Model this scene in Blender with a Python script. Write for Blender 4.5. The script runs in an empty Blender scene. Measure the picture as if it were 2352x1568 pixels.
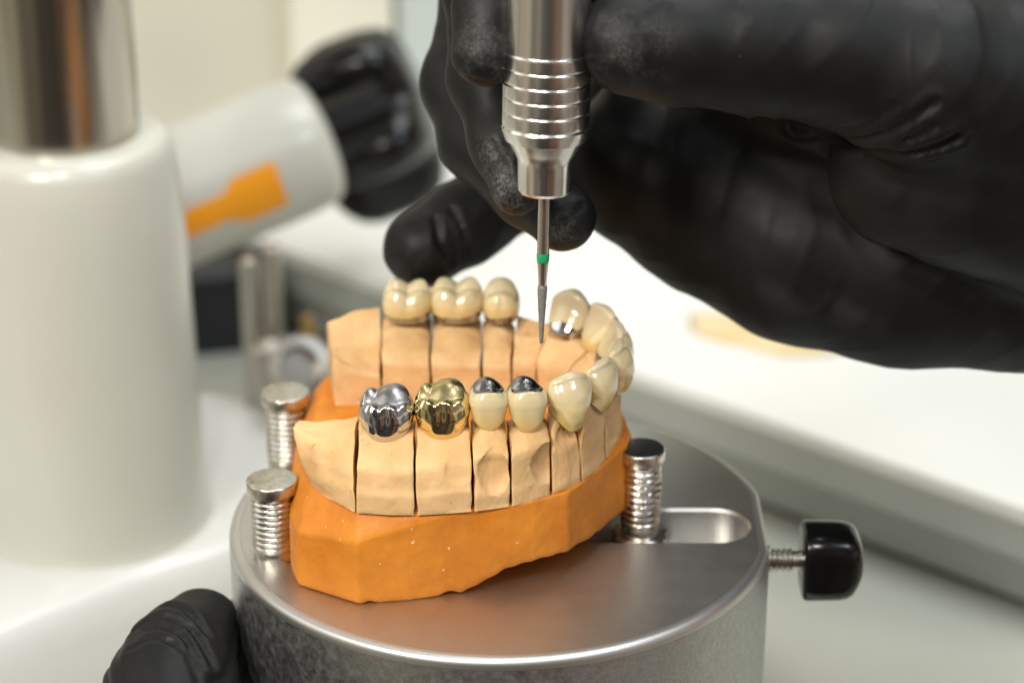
import bpy, bmesh, math, random
import numpy as np
from mathutils import Vector
from mathutils import noise as mnoise
random.seed(7); rng = np.random.default_rng(7)
SC = bpy.context.scene; COL = SC.collection
MM = 0.001
PI = math.pi

# ------------------------------------------------------------------ camera geometry (millimetres)
FPX = 5880.0; PITCH = math.radians(24.0)
cp, sp = math.cos(PITCH), math.sin(PITCH)
FWD = (0, cp, -sp); UPV = (0, sp, cp)
def ray(px, py):
    a = (px - 1176) / FPX; b = -(py - 784) / FPX
    return np.array((a, FWD[1] + b * UPV[1], FWD[2] + b * UPV[2]))
CAM = -535.0 * ray(1150, 1235)
def at_z(px, py, z):
    r = ray(px, py); return CAM + r * ((z - CAM[2]) / r[2])
def at_y(px, py, y):
    r = ray(px, py); return CAM + r * ((y - CAM[1]) / r[1])
def at_d(px, py, d):
    return CAM + ray(px, py) * d
def proj(P):
    d = np.asarray(P, float) - CAM; dep = d[1] * FWD[1] + d[2] * FWD[2]
    return 1176 + FPX * d[0] / dep, 784 - FPX * (d[1] * UPV[1] + d[2] * UPV[2]) / dep, dep

# ------------------------------------------------------------------ object helpers
def tag(o, label=None, cat=None, group=None, kind=None):
    if label: o['label'] = label
    if cat: o['category'] = cat
    if group: o['group'] = group
    if kind: o['kind'] = kind
    return o
ORIG = {}
def thing(name, loc, label, cat, group=None):
    o = bpy.data.objects.new(name, None); COL.objects.link(o)
    o.empty_display_size = 0.005
    o.location = Vector([c * MM for c in loc]); ORIG[o.name] = np.array(loc, float)
    tag(o, label, cat, group); return o
def root_orig(o):
    while o.parent: o = o.parent
    return ORIG[o.name]
def mk(name, V, F, mat, parent=None, origin=None, smooth=True, sharp=None):
    V = np.asarray(V, float)
    if parent is not None: og = root_orig(parent)
    else: og = np.array(origin if origin is not None else V.mean(0), float)
    me = bpy.data.meshes.new(name)
    me.from_pydata(((V - og) * MM).tolist(), [], [list(map(int, f)) for f in F])
    me.validate(); me.update()
    bm = bmesh.new(); bm.from_mesh(me); bmesh.ops.recalc_face_normals(bm, faces=bm.faces); bm.to_mesh(me); bm.free()
    if smooth:
        me.polygons.foreach_set('use_smooth', [True] * len(me.polygons))
        if sharp: me.set_sharp_from_angle(angle=math.radians(sharp))
    me.materials.append(mat)
    o = bpy.data.objects.new(name, me); COL.objects.link(o)
    if parent is not None: o.parent = parent
    else:
        o.location = Vector((og * MM).tolist()); ORIG[o.name] = og
    return o
def frame(axis):
    a = np.array(axis, float); a /= np.linalg.norm(a)
    h = np.array((0, 0, 1.)) if abs(a[2]) < .9 else np.array((1., 0, 0))
    u = np.cross(h, a); u /= np.linalg.norm(u); v = np.cross(a, u)
    return a, u, v
def lathe(base, axis, prof, n=64, cap0=True, cap1=True):
    """prof: list of (distance along the axis, radius)"""
    a, u, v = frame(axis); base = np.array(base, float); V = []; F = []
    th = np.linspace(0, 2 * PI, n, endpoint=False)
    for (l, r) in prof:
        for t in th: V.append(base + a * l + (u * math.cos(t) + v * math.sin(t)) * r)
    m = len(prof)
    for i in range(m - 1):
        for j in range(n):
            k = (j + 1) % n; F.append((i * n + j, i * n + k, (i + 1) * n + k, (i + 1) * n + j))
    if cap0: F.append(tuple(range(n))[::-1])
    if cap1: F.append(tuple((m - 1) * n + j for j in range(n)))
    return V, F
def merge(*parts):
    V = []; F = []
    for (v, f) in parts:
        o = len(V); V += list(v); F += [tuple(i + o for i in q) for q in f]
    return V, F
def loft(rings, closed=True, cap0=True, cap1=True):
    n = len(rings[0]); V = [p for r in rings for p in r]; F = []
    for i in range(len(rings) - 1):
        for j in range(n if closed else n - 1):
            k = (j + 1) % n; F.append((i * n + j, i * n + k, (i + 1) * n + k, (i + 1) * n + j))
    if cap0: F.append(tuple(range(n))[::-1])
    if cap1: F.append(tuple((len(rings) - 1) * n + j for j in range(n)))
    return V, F
def box(c, s, rot=0.0, bev=0.0):
    bm = bmesh.new(); bmesh.ops.create_cube(bm, size=1)
    for v in bm.verts: v.co = Vector((v.co.x * s[0], v.co.y * s[1], v.co.z * s[2]))
    if bev: bmesh.ops.bevel(bm, geom=bm.edges[:], offset=bev, segments=3, affect='EDGES', profile=.5)
    cr, sr = math.cos(rot), math.sin(rot); bm.verts.ensure_lookup_table()
    V = [np.array((c[0] + v.co.x * cr - v.co.y * sr, c[1] + v.co.x * sr + v.co.y * cr, c[2] + v.co.z)) for v in bm.verts]
    F = [tuple(v.index for v in f.verts) for f in bm.faces]; bm.free(); return V, F
def noise3(p, s, seed=0):
    return mnoise.noise(Vector((p[0] * s + seed * 17.3, p[1] * s - seed * 9.1, p[2] * s + seed * 3.7)))
def smoothstep(a, b, x):
    t = np.clip((x - a) / (b - a), 0, 1); return t * t * (3 - 2 * t)

# ------------------------------------------------------------------ materials
def mat(name, base, rough=.5, metal=0., var=None, vscale=.2, rvar=0., rscale=.3, bump=0., bscale=1., bdist=.1, spec=.5,
        coat=0., coat_rough=.05, sss=0., sss_r=(1, .6, .35), specks=None, speck_scale=1.2, speck_th=.66, aniso=None, stretch=None, detail=4):
    """noise scales are features per millimetre"""
    m = bpy.data.materials.new(name); m.use_nodes = True; nt = m.node_tree; N = nt.nodes; L = nt.links
    b = N['Principled BSDF']
    b.inputs['Base Color'].default_value = (*base, 1); b.inputs['Roughness'].default_value = rough
    b.inputs['Metallic'].default_value = metal; b.inputs['Specular IOR Level'].default_value = spec
    b.inputs['Coat Weight'].default_value = coat; b.inputs['Coat Roughness'].default_value = coat_rough
    if sss:
        b.inputs['Subsurface Weight'].default_value = sss; b.inputs['Subsurface Radius'].default_value = sss_r
        b.inputs['Subsurface Scale'].default_value = .0012
    tc = N.new('ShaderNodeTexCoord'); co = tc.outputs['Object']
    if stretch:
        mp = N.new('ShaderNodeMapping'); mp.inputs['Scale'].default_value = stretch; L.new(co, mp.inputs['Vector']); co = mp.outputs['Vector']
    def nz(scale, det=detail, rg=.6):
        n = N.new('ShaderNodeTexNoise'); n.inputs['Scale'].default_value = scale * 1000; n.inputs['Detail'].default_value = det
        n.inputs['Roughness'].default_value = rg; L.new(co, n.inputs['Vector']); return n.outputs['Fac']
    def rng_(fac, lo, hi, a, c):
        r = N.new('ShaderNodeMapRange'); r.inputs['From Min'].default_value = lo; r.inputs['From Max'].default_value = hi
        r.inputs['To Min'].default_value = a; r.inputs['To Max'].default_value = c; L.new(fac, r.inputs['Value']); return r.outputs['Result']
    colsock = None
    if var:
        mx = N.new('ShaderNodeMix'); mx.data_type = 'RGBA'; L.new(rng_(nz(vscale), .35, .65, 0, 1), mx.inputs['Factor'])
        mx.inputs['A'].default_value = (*base, 1); mx.inputs['B'].default_value = (*var, 1); colsock = mx.outputs['Result']
    if specks:
        mx = N.new('ShaderNodeMix'); mx.data_type = 'RGBA'; L.new(rng_(nz(speck_scale, 2), speck_th, speck_th + .05, 0, 1), mx.inputs['Factor'])
        if colsock: L.new(colsock, mx.inputs['A'])
        else: mx.inputs['A'].default_value = (*base, 1)
        mx.inputs['B'].default_value = (*specks, 1); colsock = mx.outputs['Result']
    if colsock: L.new(colsock, b.inputs['Base Color'])
    if rvar: L.new(rng_(nz(rscale), .3, .7, rough - rvar, rough + rvar), b.inputs['Roughness'])
    if bump:
        bp = N.new('ShaderNodeBump'); bp.inputs['Strength'].default_value = bump; bp.inputs['Distance'].default_value = bdist * MM
        L.new(nz(bscale, 5), bp.inputs['Height']); L.new(bp.outputs['Normal'], b.inputs['Normal'])
    if aniso: b.inputs['Anisotropic'].default_value = aniso
    m['_col'] = 1
    return m
M = {}
M['tan'] = mat('tan_plaster', (.75, .49, .24), .62, var=(.64, .38, .16), vscale=.09, bump=.5, bscale=.7, bdist=.3, spec=.35,
               specks=(.50, .25, .06), speck_scale=.42, speck_th=.70)
M['orange'] = mat('orange_plaster', (.68, .238, .022), .55, var=(.56, .178, .013), vscale=.10, rvar=.12, bump=.55, bscale=1.5, bdist=.2, spec=.35,
                  specks=(.90, .62, .32), speck_scale=.7, speck_th=.715)
M['alu'] = mat('blasted_aluminium', (.62, .612, .585), .40, 1., var=(.53, .522, .50), vscale=3.2, rvar=.02, rscale=.22, bump=.3, bscale=4, bdist=.03, specks=(.86, .85, .82), speck_scale=1.7, speck_th=.765, detail=6)
M['alu_side'] = mat('sandblasted_aluminium', (.54, .545, .53), .45, 1., var=(.43, .44, .43), vscale=1.4, rvar=.1, rscale=.5, bump=.5, bscale=2.2, bdist=.10,
                    specks=(.60, .61, .59), speck_scale=1.1, speck_th=.73, detail=6)
M['alu_rim'] = mat('bare_aluminium', (.62, .612, .595), .44, 1., bump=.15, bscale=3, bdist=.05)
M['steel'] = mat('pin_steel', (.68, .65, .60), .27, 1., var=(.50, .46, .40), vscale=.5, rvar=.08, bump=.15, bscale=1.6, bdist=.08)
M['glove_reflection'] = mat('painted_reflection', (.012, .012, .013), .35, 0., specks=(.30, .28, .25), speck_scale=.5, speck_th=.72, bump=.2, bscale=2)  # near-black colour stands in for the glove reflected in the pin top
M['hand_steel'] = mat('handpiece_steel', (.78, .75, .71), .23, 1., bump=.06, bscale=3.5, bdist=.03)
M['bur_steel'] = mat('bur_steel', (.60, .53, .46), .30, 1., bump=.2, bscale=4, bdist=.04, stretch=(1, 1, 3))
M['grit'] = mat('diamond_grit', (.22, .21, .20), .5, .8, var=(.42, .40, .38), vscale=4.5, bump=1., bscale=5, bdist=.25)
M['green'] = mat('green_enamel', (.015, .34, .13), .35)
M['brass'] = mat('collet_brass', (.60, .38, .16), .3, 1.)
M['chrome'] = mat('polished_cobalt_chrome', (.62, .605, .60), .06, 1., rvar=.03, bump=.05, bscale=1.6, bdist=.05)
M['chrome_dark'] = mat('cast_metal', (.40, .39, .38), .13, 1., bump=.55, bscale=.42, bdist=.5)
M['gold'] = mat('polished_gold_alloy', (.78, .65, .34), .07, 1., rvar=.03, bump=.05, bscale=1.6, bdist=.05)
M['gold_matt'] = mat('gold_occlusal', (.62, .51, .26), .27, 1., bump=.3, bscale=.5, bdist=.25)
M['chrome_matt'] = mat('chrome_occlusal', (.40, .385, .38), .28, 1., bump=.3, bscale=.5, bdist=.25)
M['glove'] = mat('black_nitrile', (.0048, .0049, .0049), .52, 0., var=(.0065, .0067, .0066), vscale=.12, rvar=.06, rscale=.1, bump=.35, bscale=1.6, bdist=.06, spec=.25,
                 specks=(.10, .098, .09), speck_scale=1.5, speck_th=.765)
def wrinkle(m):
    nt = m.node_tree; N = nt.nodes; L = nt.links; b = N['Principled BSDF']
    old = b.inputs['Normal'].links[0].from_socket
    tc = N.new('ShaderNodeTexCoord'); mp = N.new('ShaderNodeMapping'); mp.inputs['Scale'].default_value = (1.5, 1, .55); L.new(tc.outputs['Object'], mp.inputs['Vector'])
    n = N.new('ShaderNodeTexNoise'); n.noise_type = 'RIDGED_MULTIFRACTAL'; n.inputs['Scale'].default_value = 95; n.inputs['Detail'].default_value = 3; n.inputs['Distortion'].default_value = .8
    L.new(mp.outputs['Vector'], n.inputs['Vector'])
    g = N.new('ShaderNodeTexNoise'); g.inputs['Scale'].default_value = 45; L.new(tc.outputs['Object'], g.inputs['Vector'])
    r = N.new('ShaderNodeMapRange'); r.inputs['From Min'].default_value = .42; r.inputs['From Max'].default_value = .66; r.inputs['To Min'].default_value = .06; L.new(g.outputs['Fac'], r.inputs['Value'])
    k = N.new('ShaderNodeMath'); k.operation = 'MULTIPLY'; L.new(n.outputs['Fac'], k.inputs[0]); L.new(r.outputs['Result'], k.inputs[1])
    bp = N.new('ShaderNodeBump'); bp.inputs['Strength'].default_value = .5; bp.inputs['Distance'].default_value = .0005
    L.new(k.outputs[0], bp.inputs['Height']); L.new(old, bp.inputs['Normal']); L.new(bp.outputs['Normal'], b.inputs['Normal'])
def powder(m, spots):
    nt = m.node_tree; N = nt.nodes; L = nt.links; b = N['Principled BSDF']
    src = b.inputs['Base Color'].links[0].from_socket
    tc = N.new('ShaderNodeTexCoord'); tot = None
    for (c, r, a) in spots:
        vd = N.new('ShaderNodeVectorMath'); vd.operation = 'DISTANCE'; L.new(tc.outputs['Object'], vd.inputs[0]); vd.inputs[1].default_value = [q * MM for q in c]
        mr = N.new('ShaderNodeMapRange'); mr.interpolation_type = 'SMOOTHSTEP'; mr.inputs['From Min'].default_value = 0; mr.inputs['From Max'].default_value = r * MM
        mr.inputs['To Min'].default_value = a; mr.inputs['To Max'].default_value = 0; L.new(vd.outputs['Value'], mr.inputs['Value'])
        if tot is None: tot = mr.outputs['Result']
        else:
            ad = N.new('ShaderNodeMath'); ad.operation = 'MAXIMUM'; L.new(tot, ad.inputs[0]); L.new(mr.outputs['Result'], ad.inputs[1]); tot = ad.outputs[0]
    def nz(sc, d, lo, hi):
        n = N.new('ShaderNodeTexNoise'); n.inputs['Scale'].default_value = sc * 1000; n.inputs['Detail'].default_value = d; n.inputs['Roughness'].default_value = .65; L.new(tc.outputs['Object'], n.inputs['Vector'])
        r = N.new('ShaderNodeMapRange'); r.inputs['From Min'].default_value = lo; r.inputs['From Max'].default_value = hi; L.new(n.outputs['Fac'], r.inputs['Value']); return r.outputs['Result']
    def mul(a, c):
        k = N.new('ShaderNodeMath'); k.operation = 'MULTIPLY'; L.new(a, k.inputs[0]); L.new(c, k.inputs[1]); return k.outputs[0]
    f = mul(mul(tot, nz(.14, 4, .43, .70)), nz(1.6, 6, .36, .70))
    mx = N.new('ShaderNodeMix'); mx.data_type = 'RGBA'; L.new(f, mx.inputs['Factor']); L.new(src, mx.inputs['A']); mx.inputs['B'].default_value = (.26, .255, .24, 1)
    L.new(mx.outputs['Result'], b.inputs['Base Color'])
M['black'] = mat('black_plastic', (.004, .004, .004), .2, 0., bump=.05, bscale=1.2, spec=.4)
M['white'] = mat('cream_enamel', (.58, .58, .515), .30, 0., coat=.3, coat_rough=.15, var=(.565, .565, .50), vscale=.02)
M['white_foot'] = mat('white_enamel', (.66, .665, .645), .28, 0., coat=.3, coat_rough=.12)
M['orange_sticker'] = mat('orange_sticker', (.95, .36, .006), .5)
M['post'] = mat('drawn_steel', (.46, .43, .37), .22, 1.)
M['wall'] = mat('cream_paint', (.66, .635, .53), .7, 0., var=(.64, .615, .51), vscale=.006)
M['wall_blue'] = mat('pale_blue_panel', (.62, .68, .66), .6)
M['strip'] = mat('ivory_trim', (.82, .80, .68), .5)
M['bench'] = mat('grey_bench', (.46, .47, .41), .45, 0., var=(.49, .495, .43), vscale=.008)
M['tray'] = mat('white_laminate', (.88, .88, .84), .35)
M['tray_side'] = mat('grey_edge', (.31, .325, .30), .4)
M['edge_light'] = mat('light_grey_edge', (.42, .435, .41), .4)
M['navy'] = mat('dark_grey_plastic', (.018, .021, .028), .45)
M['stain'] = mat('amber_resin', (.80, .56, .22), .35, var=(.86, .72, .46), vscale=.06)
M['blur_steel'] = mat('tool_steel', (.42, .39, .34), .3, 1.)
M['contact_shadow'] = mat('painted_contact_shadow', (.10, .11, .095), .6)  # dark colour of the painted contact shadow under the shelf panel

def porcelain(name, z0, z1, hi=(.76, .63, .365), lo=(.71, .51, .16)):
    m = mat(name, hi, .17, 0., coat=.6, coat_rough=.03, sss=.7, sss_r=(1.0, .75, .45), bump=.18, bscale=.3, bdist=.3)
    nt = m.node_tree; N = nt.nodes; L = nt.links; b = N['Principled BSDF']
    tc = N.new('ShaderNodeTexCoord'); sx = N.new('ShaderNodeSeparateXYZ'); L.new(tc.outputs['Object'], sx.inputs[0])
    r = N.new('ShaderNodeMapRange'); r.inputs['From Min'].default_value = z0 * MM; r.inputs['From Max'].default_value = z1 * MM
    L.new(sx.outputs['Z'], r.inputs['Value'])
    vr = N.new('ShaderNodeValToRGB'); L.new(r.outputs['Result'], vr.inputs['Fac']); el = vr.color_ramp.elements
    el[0].position = 0; el[0].color = (*lo, 1); el[1].position = 1; el[1].color = (hi[0] * .86, hi[1] * .89, hi[2] * 1.02, 1)
    q_ = el.new(.5); q_.color = (*hi, 1)
    n = N.new('ShaderNodeTexNoise'); n.inputs['Scale'].default_value = 350; n.inputs['Detail'].default_value = 3
    L.new(tc.outputs['Object'], n.inputs['Vector'])
    mx2 = N.new('ShaderNodeMix'); mx2.data_type = 'RGBA'; mx2.blend_type = 'MULTIPLY'; mx2.inputs['Factor'].default_value = .25
    L.new(vr.outputs['Color'], mx2.inputs['A']); L.new(n.outputs['Color'], mx2.inputs['B'])
    cr = N.new('ShaderNodeMapRange'); cr.inputs['From Min'].default_value = .3; cr.inputs['From Max'].default_value = .7
    cr.inputs['To Min'].default_value = .72; cr.inputs['To Max'].default_value = 1.
    L.new(n.outputs['Fac'], cr.inputs['Value']); L.new(cr.outputs['Result'], mx2.inputs['B'])
    L.new(mx2.outputs['Result'], b.inputs['Base Color'])
    return m
M['porc'] = porcelain('ivory_porcelain', -.5, 8.5)
M['porc_lingual'] = porcelain('amber_porcelain', -.5, 8.5, hi=(.70, .57, .33), lo=(.72, .45, .11))

# ------------------------------------------------------------------ plate with clamp pins and locking screw
PC = np.array((0., 8.)); PR = 57.3; FLAT = 55.8
def plate_outline(inset, n=260):
    R = PR - inset; pts = []
    for t in np.linspace(0, 2 * PI, n, endpoint=False):
        x, y = PC[0] + R * math.cos(t), PC[1] + R * math.sin(t)
        pts.append((min(x, FLAT - inset), y))
    return pts
holder = thing('model_holder', (0, 8, -46), 'round grey aluminium holder plate clamping the orange dental model', 'model holder')
def ring_at(inset, z): return [np.array((x, y, z)) for (x, y) in plate_outline(inset)]
topV, topF = loft([ring_at(2.6, -14.0), ring_at(2.6, -.12), ring_at(2.35, 0.0), ring_at(2.05, 0)], cap0=True, cap1=False)
# top plate (with slot) is cut by a boolean
tv, tf = loft([ring_at(2.3, -12.0), ring_at(2.3, 0.0)])
top = mk('plate_top', tv, tf, M['alu'], holder, smooth=True, sharp=30)
SLY, SLW = 5.6, 7.2
def slot_outline(w, x0=14.0, x1=52.2, n=24):
    pts = []
    for t in np.linspace(-PI / 2, PI / 2, n): pts.append((x1 - SLW + w * math.cos(t), SLY + w * math.sin(t)))
    for t in np.linspace(PI / 2, 3 * PI / 2, n): pts.append((x0 + w * math.cos(t), SLY + w * math.sin(t)))
    return pts
cv, cf = loft([[np.array((x, y, z)) for (x, y) in slot_outline(w)] for (w, z) in ((SLW - .0, -7.5), (SLW, -.55), (SLW + .55, 0.0), (SLW + .55, 3))])
cut = mk('slot_cut', cv, cf, M['alu_rim'], holder, smooth=True, sharp=30)
bo = top.modifiers.new('slot', 'BOOLEAN'); bo.object = cut; bo.operation = 'DIFFERENCE'; bo.solver = 'EXACT'
bpy.context.view_layer.update()
dg = bpy.context.evaluated_depsgraph_get()
nm = bpy.data.meshes.new_from_object(top.evaluated_get(dg)); top.modifiers.clear(); top.data = nm
bpy.data.objects.remove(cut)
for p in nm.polygons: p.use_smooth = False
rv, rf = loft([ring_at(2.25, 0.03), ring_at(1.5, 0.02), ring_at(.9, -.10), ring_at(.45, -.36), ring_at(.15, -.8), ring_at(0.03, -1.35), ring_at(0.03, -2.3)], cap0=False, cap1=False)
mk('rim', rv, rf, M['alu_rim'], holder)
sv, sf = loft([ring_at(0, -2.3), ring_at(0, -20.0), ring_at(.2, -44), ring_at(.9, -46)], cap0=False, cap1=True)
mk('plate_side', sv, sf, M['alu_side'], holder, sharp=30)

def clamp_pin(x, y, z0, zt, rh, rb, dark=False, foot=False):
    head_h = 2.6
    prof = [(0, rb * .92), (zt - z0 - head_h, rb * .92)]
    prof = []; L = zt - head_h - z0; n = 10
    prof.append((0, rb * .96)); prof.append((2.2, rb * .96))
    st = 2.4; p = (L - st) / n
    for k in range(n):
        b = st + k * p
        prof += [(b, rb * .93), (b + .18 * p, rb * .945), (b + .38 * p, rb * 1.0), (b + .72 * p, rb * 1.01), (b + .9 * p, rb * .945)]
    prof.append((L, rb * .88))
    V, F = lathe((x, y, z0), (0, 0, 1), prof, 48)
    V = [np.array(q) + np.array((noise3(q, .8, 3), noise3(q, .8, 5), 0)) * .07 for q in V]
    body = mk('clamp_pin', V, F, M['steel'], holder, sharp=50)
    V, F = lathe((x, y, zt - head_h), (0, 0, 1), [(0, rh * .93), (.25, rh), (head_h - .3, rh), (head_h - .05, rh * .965), (head_h, rh * .94)], 56)
    hd = mk('pin_head', V, F, M['steel'], body, sharp=40)
    if dark:
        V, F = lathe((x, y, zt), (0, 0, 1), [(.01, rh * .93), (.12, rh * .92), (.16, rh * .88)], 56)  # thin disc that paints the glove's dark reflection on the pin head
        mk('reflection_disc', V, F, M['glove_reflection'], body, sharp=40)
    if foot:
        V, F = lathe((x, y, z0 - 1.5), (0, 0, 1), [(0, rb * 1.42), (1.6, rb * 1.42), (2.1, rb * 1.3), (2.2, rb * .9)], 48)
        mk('pin_foot', V, F, M['steel'], body, sharp=40)
    return body
q = at_z(625, 1290, 0); zt1 = at_y(628, 1104, q[1] + .0)[2]
clamp_pin(q[0] + .4, q[1] + 2.6, 0.02, zt1 - .9, 5.25, 4.55)
q2 = at_z(655, 899, zt1 - .5); clamp_pin(q2[0], q2[1], 0.02, zt1 - .5, 5.3, 4.5)
q3 = at_y(1477, 1028, 6.0); clamp_pin(q3[0] - .2, 6.0, -2.0, q3[2], 4.85, 4.2, dark=True, foot=True)
# locking screw
kz = at_y(1800, 1285, 4)[2]
SX = FLAT
prof = [(0, 3.3), (.9, 3.3), (1.0, 2.1)]
for k in range(4): prof += [(1.3 + k * 1.15, 2.1), (1.6 + k * 1.15, 2.6), (2.0 + k * 1.15, 2.6), (2.3 + k * 1.15, 2.1)]
V, F = lathe((SX, 4, kz), (1, 0, 0), prof + [(8, 2.1)], 32)
screw = mk('locking_screw', V, F, M['steel'], holder, sharp=40)
def knob_mesh():
    rings = []
    x0 = at_y(1841, 1285, 4)[0]; L = 12.6; r = 7.9
    for (l, s) in ((0, .90), (.25, .96), (.8, 1.0), (5, 1.0), (8.5, .99), (10.5, .95), (11.6, .87), (12.2, .74), (12.5, .55), (12.6, .25)):
        ring = []
        for t in np.linspace(0, 2 * PI, 64, endpoint=False):
            c, s_ = math.cos(t), math.sin(t); n = 3.4
            rr = r * s / (abs(c) ** n + abs(s_) ** n) ** (1 / n)
            yy, zz = rr * c * .86, rr * s_
            ll = l - (max(0, -zz - 1.5) * .26 * (l / 12.6)) - max(0, zz - 4) * .25 * (l / 12.6)
            ring.append(np.array((x0 + ll, 4 + yy, kz - .1 + zz)))
        rings.append(ring)
    return loft(rings)
V, F = knob_mesh(); mk('knob', V, F, M['black'], screw, sharp=50)

# ------------------------------------------------------------------ orange plaster base
BASE = [  # x, y, wall-top z, lower-edge z, top outline x, y
    (-42.6, -14.0, 12.5, 0, -40.2, -7.5), (-40.4, -20.2, 12.0, 0, -38.0, -14.0), (-28.1, -27.8, 13.8, 0, -28.2, -23.6), (-18.2, -26.3, 16.4, 0, -17, -24.8),
    (-7.8, -23.9, 18.6, .3, -6.6, -23.4), (-3, -23.0, 18.7, 2.6, -2.4, -22.6), (1.5, -22.0, 18.7, 4.9, 1.6, -21.5), (7.0, -20.0, 18.7, 5.6, 7.0, -19.6), (13.6, -16.4, 18.7, 5.6, 13.2, -15.9),
    (20.5, -5.2, 18.7, 4.4, 19.9, -5.0), (26.0, 4.5, 18.6, 4.2, 25.4, 4.8), (27.4, 12.0, 18.5, 4.2, 26.8, 12.0), (25.5, 25, 18.5, 3, 24.7, 24.6), (17, 36, 18.5, 1, 16.5, 35),
    (3, 44, 18, 0, 3, 43), (-20, 48.5, 17, 0, -20, 47), (-37, 47.5, 15, 0, -35.5, 45), (-41.8, 41, 14, 0, -38.6, 38.5), (-43.4, 20, 14, 0, -39.6, 20), (-43.6, 0, 13.5, 0, -40.4, 2)]
ZT = 19.0
def base_mesh():
    A = np.array(BASE, float); n = len(A); pts = []
    for i in range(n):
        a, b = A[i], A[(i + 1) % n]; m = max(3, int(np.hypot(*(b[:2] - a[:2])) / .45))
        for k in range(m): pts.append(a + (b - a) * k / m)
    P = np.array(pts)
    # slight corner rounding
    for _ in range(1): P = .5 * P + .25 * (np.roll(P, 1, 0) + np.roll(P, -1, 0))
    N = len(P)
    notch = lambda x, c, w, h: h * np.exp(-((x - c) / w) ** 2)
    fr = (P[:, 1] < 0)
    zb = P[:, 3] + .05 + fr * (notch(P[:, 0], -26.2, 1.0, .55) + notch(P[:, 0], -10.2, 1.6, .8)) + .12 * np.sin(P[:, 0] * 1.7) * (P[:, 3] > .3)
    cen = np.array((-8., 12.))
    d = P[:, :2] - cen; dn = d / np.linalg.norm(d, axis=1)[:, None]
    rings = []
    def ringp(xy, z): return [np.array((xy[i, 0], xy[i, 1], z[i] if hasattr(z, '__len__') else z)) for i in range(N)]
    inner = P[:, :2] - dn * (1.2 + 3.2 * P[:, 3])[:, None]
    rings.append(ringp(inner, 0.05 + 0 * zb)); rings.append(ringp(P[:, :2] - dn * .35, zb)); rings.append(ringp(P[:, :2], zb + .35))
    for f in np.linspace(.08, 1, 24):
        rings.append(ringp(P[:, :2] + dn * (.25 * math.sin(f * PI)), zb + .35 + (P[:, 2] - zb - .35 - .2) * f))
    w = P[:, :2]; tp = P[:, 4:6]
    for f in np.linspace(.05, 1, 9):
        xy = w + (tp - w) * f; z = P[:, 2] + (ZT - P[:, 2]) * f + .25 * math.sin(f * PI)
        rings.append(ringp(xy, z))
    rings.append(ringp(cen + (tp - cen) * .97, ZT + .02)); rings.append(ringp(cen + (tp - cen) * .5, ZT)); rings.append(ringp(cen + (tp - cen) * .05, ZT))
    V, F = loft(rings)
    out = []
    for k, p in enumerate(V):
        a = .32 if k > N * 2 else 0
        nn = np.array((noise3(p, .12, 1), noise3(p, .12, 2), 0)) * a * 1.3 + np.array((noise3(p, .55, 3), noise3(p, .55, 4), noise3(p, .5, 6) * .6)) * a * .30
        out.append(p + nn)
    return out, F
V, F = base_mesh()
ob = mk('dental_model', V, F, M['orange'], origin=(-8, 10, 0), sharp=60)
tag(ob, 'orange plaster dental model base clamped on the round metal plate', 'plaster base')

# ------------------------------------------------------------------ tan plaster dies
GD = 'sawn tan plaster dies on the orange base'
def die(label, O, I, prof_fn, n=26, shear=None, gap=.34, carve=(), seed=0, zb=ZT, rough=.42, name='plaster_die'):
    """O, I: outer and inner foot curves (polylines from cut a to cut b); prof_fn(s) -> list of (f, z)"""
    def curve(Pts, s):
        Pts = np.array(Pts, float); L = np.r_[0, np.cumsum(np.linalg.norm(np.diff(Pts, axis=0), axis=1))]
        t = s * L[-1]; return np.array([np.interp(t, L, Pts[:, 0]), np.interp(t, L, Pts[:, 1])])
    Lo = np.sum(np.linalg.norm(np.diff(np.array(O, float), axis=0), axis=1)); g = gap / max(Lo, 1)
    rings = []; M_ = 84
    svals = np.r_[g, g + .012, np.linspace(g + .04, 1 - g - .04, n), 1 - g - .012, 1 - g]
    for s in svals:
        pr = np.array(prof_fn(s), float)
        o, i = curve(O, s), curve(I, s); T = np.linalg.norm(i - o)
        L = np.r_[0, np.cumsum(np.hypot(np.diff(pr[:, 0]) * T, np.diff(pr[:, 1])))]
        t = np.linspace(0, L[-1], M_); f = np.interp(t, L, pr[:, 0]); z = np.interp(t, L, pr[:, 1])
        for _ in range(2):
            f[1:-1] = .5 * f[1:-1] + .25 * (f[:-2] + f[2:]); z[1:-1] = .5 * z[1:-1] + .25 * (z[:-2] + z[2:])
        edge = min(s - g, 1 - g - s); rnd = .22 * (1 - smoothstep(0, .02, edge))
        ring = []
        for k in range(M_):
            ff, zz = f[k], z[k]
            if ff < .5: ff += rnd / T * (zz > zb + .1)
            else: ff -= rnd / T * (zz > zb + .1)
            for (cs, cz, ws, wz, dep, side) in carve:
                if (side == 0) == (ff < .5):
                    e = ((s - cs) / ws) ** 2 + ((zz - cz) / wz) ** 2
                    if e < 1: ff += (1 if side == 0 else -1) * dep / T * math.sqrt(1 - e)
            p = np.array([*(o + (i - o) * ff), zz])
            if shear is not None: p[:2] += np.array(shear) * (zz - zb) * (1 - s if shear is not None else 0)
            if zz > zb + .3:
                a = rough
                p += a * np.array((noise3(p, .22, seed), noise3(p, .22, seed + 5), noise3(p, .22, seed + 9))) + .08 * np.array((noise3(p, 1.1, seed + 2), noise3(p, 1.1, seed + 7), noise3(p, 1.1, seed + 3)))
            ring.append(p)
        rings.append(ring)
    V, F = loft(rings)
    o = mk(name, V, F, M['tan'], sharp=45)
    tag(o, label, 'plaster die', GD); return o
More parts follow.
